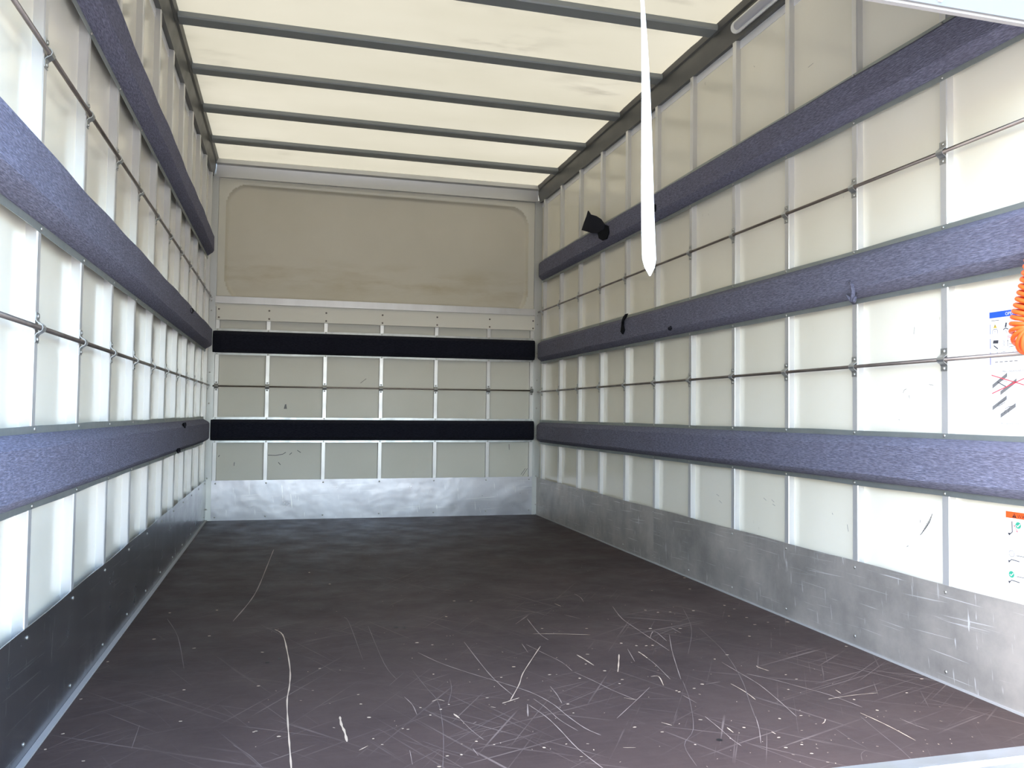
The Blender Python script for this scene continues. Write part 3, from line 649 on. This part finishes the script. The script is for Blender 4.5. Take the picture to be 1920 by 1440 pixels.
# ------------------------------------------------------------------ scratches and gouges in the floor
Z7, Z8, Z9 = (0, 960), (640, 960), (1280, 960)
SC = [
 (Z7, 1.6, 'p', [(1540, 210), (1500, 310), (1450, 430), (1400, 510), (1310, 615)]),
 (Z7, 2.4, 'w', [(1545, 660), (1590, 690), (1615, 780), (1632, 890), (1628, 980), (1615, 1060), (1620, 1200), (1630, 1330), (1640, 1460)]),
 (Z7, 1.4, 'f', [(1330, 655), (1440, 650), (1545, 660)]), (Z7, 1.5, 'f', [(1515, 1350), (1570, 1370)]), (Z7, 1.6, 'f', [(785, 1200), (740, 1330)]),
 (Z7, 1.4, 'f', [(940, 600), (1000, 700), (1035, 880)]), (Z7, 1.4, 'f', [(1310, 1310), (1400, 1365), (1480, 1440)]),
 (Z8, 5.0, 'w', [(-8, 1150), (0, 1195), (18, 1235), (32, 1292)]),
 (Z8, 2.2, 'w', [(1078, 685), (1200, 685), (1400, 690)]), (Z8, 1.6, 'p', [(980, 630), (1052, 580)]), (Z8, 1.8, 'w', [(1200, 515), (1235, 530)]),
 (Z8, 1.5, 'p', [(1310, 460), (1345, 480), (1362, 505)]), (Z8, 1.4, 'p', [(1255, 578), (1345, 600)]), (Z8, 1.5, 'p', [(1045, 600), (1110, 680), (1165, 720)]),
 (Z8, 1.7, 'p', [(1525, 530), (1580, 600), (1680, 670), (1770, 730), (1845, 780)]), (Z8, 1.6, 'p', [(690, 730), (790, 860), (870, 950), (970, 1035)]),
 (Z8, 1.9, 'p', [(430, 790), (560, 850), (720, 905), (870, 950), (960, 978), (1080, 1020), (1190, 1080), (1270, 1145), (1370, 1215), (1460, 1255)]),
 (Z8, 1.8, 'w', [(1120, 755), (1070, 830), (1020, 910), (1000, 970), (950, 1060)]), (Z8, 3.4, 'w', [(905, 1076), (945, 1063), (1000, 1045)]),
 (Z8, 1.4, 'p', [(1040, 745), (1130, 790), (1240, 845), (1300, 895)]), (Z8, 1.7, 'p', [(1310, 900), (1420, 950), (1520, 1000), (1660, 1058)]),
 (Z8, 1.5, 'p', [(1735, 985), (1660, 1058), (1550, 1160)]), (Z8, 2.0, 'w', [(1590, 1045), (1660, 1056)]), (Z8, 3.4, 'w', [(1325, 803), (1370, 830), (1420, 862)]),
 (Z8, 3.0, 'w', [(1562, 800), (1560, 850), (1555, 900)]), (Z8, 2.8, 'w', [(1670, 785), (1700, 805), (1722, 822)]), (Z8, 1.5, 'p', [(1722, 822), (1770, 860), (1850, 940)]),
 (Z8, 1.8, 'p', [(1735, 710), (1760, 670), (1830, 725)]), (Z8, 1.4, 'p', [(1845, 690), (1860, 780), (1890, 880), (1910, 940)]), (Z8, 2.4, 'w', [(1740, 925), (1785, 925), (1812, 975)]),
 (Z8, 1.2, 'f', [(1645, 1050), (1900, 1050)]), (Z8, 2.0, 'p', [(1055, 1085), (1150, 1150), (1230, 1225), (1330, 1330), (1490, 1455)]),
 (Z8, 1.5, 'p', [(1080, 1050), (1150, 1100), (1230, 1170), (1330, 1230)]), (Z8, 1.8, 'p', [(1175, 980), (1215, 1030), (1240, 1075)]),
 (Z8, 1.2, 'f', [(400, 890), (480, 990), (540, 1060), (565, 1160), (575, 1290), (570, 1450)]), (Z8, 1.6, 'p', [(355, 1040), (400, 1085), (425, 1140)]),
 (Z8, 2.4, 'w', [(510, 1065), (545, 1055), (580, 1063)]), (Z8, 4.5, 'w', [(632, 1135), (665, 1160)]), (Z8, 1.4, 'p', [(665, 1160), (730, 1225), (800, 1280)]), (Z8, 1.3, 'f', [(270, 975), (350, 905)]),
 (Z8, 1.3, 'f', [(570, 1330), (730, 1235), (850, 1165), (1000, 1095)]), (Z8, 1.3, 'f', [(350, 1440), (560, 1330)]), (Z8, 1.2, 'f', [(460, 1290), (600, 1340), (800, 1390)]),
 (Z8, 2.2, 'w', [(100, 1340), (150, 1315)]), (Z8, 1.5, 'p', [(740, 1330), (770, 1370)]), (Z8, 1.5, 'p', [(385, 1340), (400, 1420)]), (Z8, 3.2, 'w', [(840, 1095), (868, 1100)]),
 (Z8, 3.0, 'w', [(1800, 1183), (1860, 1200)]), (Z8, 3.0, 'p', [(1047, 1080), (1050, 1150)]), (Z8, 1.3, 'f', [(600, 1080), (620, 1000), (610, 940)]), (Z8, 1.3, 'f', [(150, 640), (240, 850), (310, 940)]),
 (Z8, 1.2, 'f', [(70, 650), (130, 630)]), (Z8, 2.0, 'w', [(1585, 1325), (1655, 1325)]), (Z8, 2.0, 'p', [(740, 1190), (760, 1180)]), (Z8, 1.2, 'f', [(0, 590), (40, 615), (120, 830)]),
 (Z8, 1.6, 'p', [(1610, 770), (1650, 840)]), (Z8, 1.5, 'p', [(1855, 650), (1910, 680)]), (Z8, 1.6, 'p', [(1015, 740), (1050, 790)]), (Z8, 1.2, 'f', [(1400, 535), (1530, 530)]), (Z8, 1.2, 'f', [(540, 410), (510, 420)]),
 (Z9, 1.6, 'p', [(220, 845), (330, 910), (430, 970), (540, 1060), (640, 1150)]), (Z9, 1.9, 'p', [(360, 910), (500, 940), (650, 980), (830, 1030), (1010, 1098)]),
 (Z9, 1.8, 'w', [(820, 1052), (860, 1045), (960, 1030), (1095, 1017)]), (Z9, 2.4, 'w', [(415, 865), (430, 875), (485, 893)]), (Z9, 2.0, 'w', [(270, 965), (350, 1010), (410, 1055)]),
 (Z9, 2.2, 'w', [(1000, 1130), (1110, 1180), (1200, 1225), (1310, 1285)]), (Z9, 1.6, 'p', [(1220, 1160), (1300, 1195), (1385, 1225)]), (Z9, 1.3, 'f', [(860, 1220), (950, 1280), (1040, 1330)]),
 (Z9, 1.5, 'f', [(1000, 1150), (1120, 1250), (1220, 1330), (1290, 1395)]), (Z9, 1.6, 'p', [(125, 1150), (200, 1210), (280, 1280), (330, 1315)]), (Z9, 4.0, 'w', [(250, 1212), (285, 1240)]),
 (Z9, 4.0, 'w', [(500, 1235), (523, 1248)]), (Z9, 1.5, 'p', [(410, 1150), (430, 1220), (440, 1300)]), (Z9, 1.1, 'f', [(0, 540), (40, 620), (50, 690), (30, 800)]),
 (Z9, 1.2, 'f', [(90, 650), (210, 760), (280, 850), (340, 960), (370, 1050), (410, 1160)]), (Z9, 1.3, 'f', [(0, 950), (40, 1060), (60, 1220), (10, 1310), (80, 1430)]), (Z9, 1.5, 'p', [(0, 1030), (80, 1075)]),
 (Z9, 2.0, 'w', [(785, 1190), (797, 1182), (803, 1165)]), (Z9, 1.5, 'p', [(130, 968), (210, 955)]), (Z9, 2.5, 'w', [(860, 1000), (890, 1020)]), (Z9, 1.2, 'f', [(1010, 1400), (1005, 1360), (1030, 1340)]),
]
mats = {'w': 'bare_wood', 'p': 'scratch_pale', 'f': 'scratch_faint'}
for n_, (org, wpx, kd, L) in enumerate(SC):
    q = [px(org[0]+a/3, org[1]+b/3, 2, .0004+.000004*n_) for a, b in L]
    q = crv(q, 4) if len(q) > 2 else [q[0].lerp(q[1], i/3) for i in range(4)]
    ds = (q[0]-CAM).length*wpx/FPX*.85
    ws = [ds*(.35 if i in (0, len(q)-1) else .8+.3*math.sin(i*1.9+n_)) for i in range(len(q))]
    obj('scratch', MB().ribbon(q, ws, (0, 0, 1)), mats[kd], floor)
FLK = {Z7: [(955, 567), (1220, 552), (865, 715), (1178, 697), (1092, 766), (605, 842), (1475, 788), (455, 1052), (1455, 978), (1427, 1237), (1440, 1232), (255, 1335), (355, 1247), (470, 1400), (1740, 340), (1855, 405), (1800, 880), (1035, 1000), (1015, 1177), (1568, 1262)],
       Z8: [(518, 912), (425, 735), (512, 747), (500, 1142), (445, 1100), (605, 1082), (560, 1110), (95, 1027), (110, 1080), (155, 1155), (375, 1222), (345, 1218), (180, 1275), (230, 1308), (760, 1290), (675, 1365), (595, 1372), (550, 1432), (860, 1308), (970, 870), (1130, 655), (1385, 800), (1375, 855), (1480, 893), (1565, 965), (1580, 942), (1340, 935), (1305, 1130), (1275, 1080), (1650, 1210), (1805, 1237), (1885, 1005), (1900, 1012), (1780, 564), (1850, 562), (1748, 442), (1710, 552), (1905, 655), (1738, 655), (1575, 738), (1140, 1325), (590, 588), (635, 500), (730, 500), (820, 1045), (900, 930), (1170, 915), (1265, 1305), (1380, 655), (1715, 752), (1660, 752), (1750, 750)],
       Z9: [(60, 555), (290, 545), (590, 618), (360, 593), (1345, 938), (595, 998), (920, 755), (40, 433), (85, 382), (665, 1145), (545, 1162), (670, 1308), (180, 827), (250, 803), (405, 633), (375, 698), (640, 940), (580, 915), (965, 1055), (1095, 1115), (1260, 1017), (725, 1358), (70, 1308), (100, 1168), (540, 1268), (345, 1212), (580, 1325), (1160, 1430), (110, 968), (65, 992), (10, 370), (260, 585), (235, 525), (480, 620)]}
mb = MB(); rf = random.Random(3)
def fleck(c_, L_, w_, a):
    d = Vector((math.cos(a), math.sin(a), 0)); e = Vector((-d.y, d.x, 0)); o = len(mb.v)
    mb.v += [c_+d*L_*math.cos(t_)*rf.uniform(.7, 1.1)+e*w_*math.sin(t_)*rf.uniform(.7, 1.1) for t_ in [math.pi*2*i/6 for i in range(6)]]; mb.f.append(tuple(range(o, o+6)))
for org, L in FLK.items():
    for a, b in L:
        c_ = px(org[0]+a/3, org[1]+b/3, 2, .0011); ds = (c_-CAM).length/FPX; fleck(c_, ds*rf.uniform(2.2, 4.), ds*rf.uniform(1.5, 3.2), rf.uniform(-.5, .5))
for i in range(260):
    y = -4.58+3.2*rf.random()**1.8; x = rf.uniform(-.75, 1.1); fleck(Vector((x, y, .0010)), rf.uniform(.0012, .0045), rf.uniform(.0006, .0014), rf.uniform(0, 3.14))
obj('pale_flecks', mb, 'bare_wood', floor, kind='stuff')
mb = MB()
for (ox, oy), a, b, s1, s2 in ((Z9, 205, 1281, 6, 3), (Z8, 305, 648, 6, 3), (Z8, 355, 650, 4, 3), (Z7, 1575, 825, 4, 4), (Z7, 1505, 845, 4, 3)):
    c_ = px(ox+a/3, oy+b/3, 2, .0011); ds = (c_-CAM).length/FPX; fleck(c_, ds*s1, ds*s2*2, .2)
obj('dark_spots', mb, 'speck_dark', floor, kind='stuff')
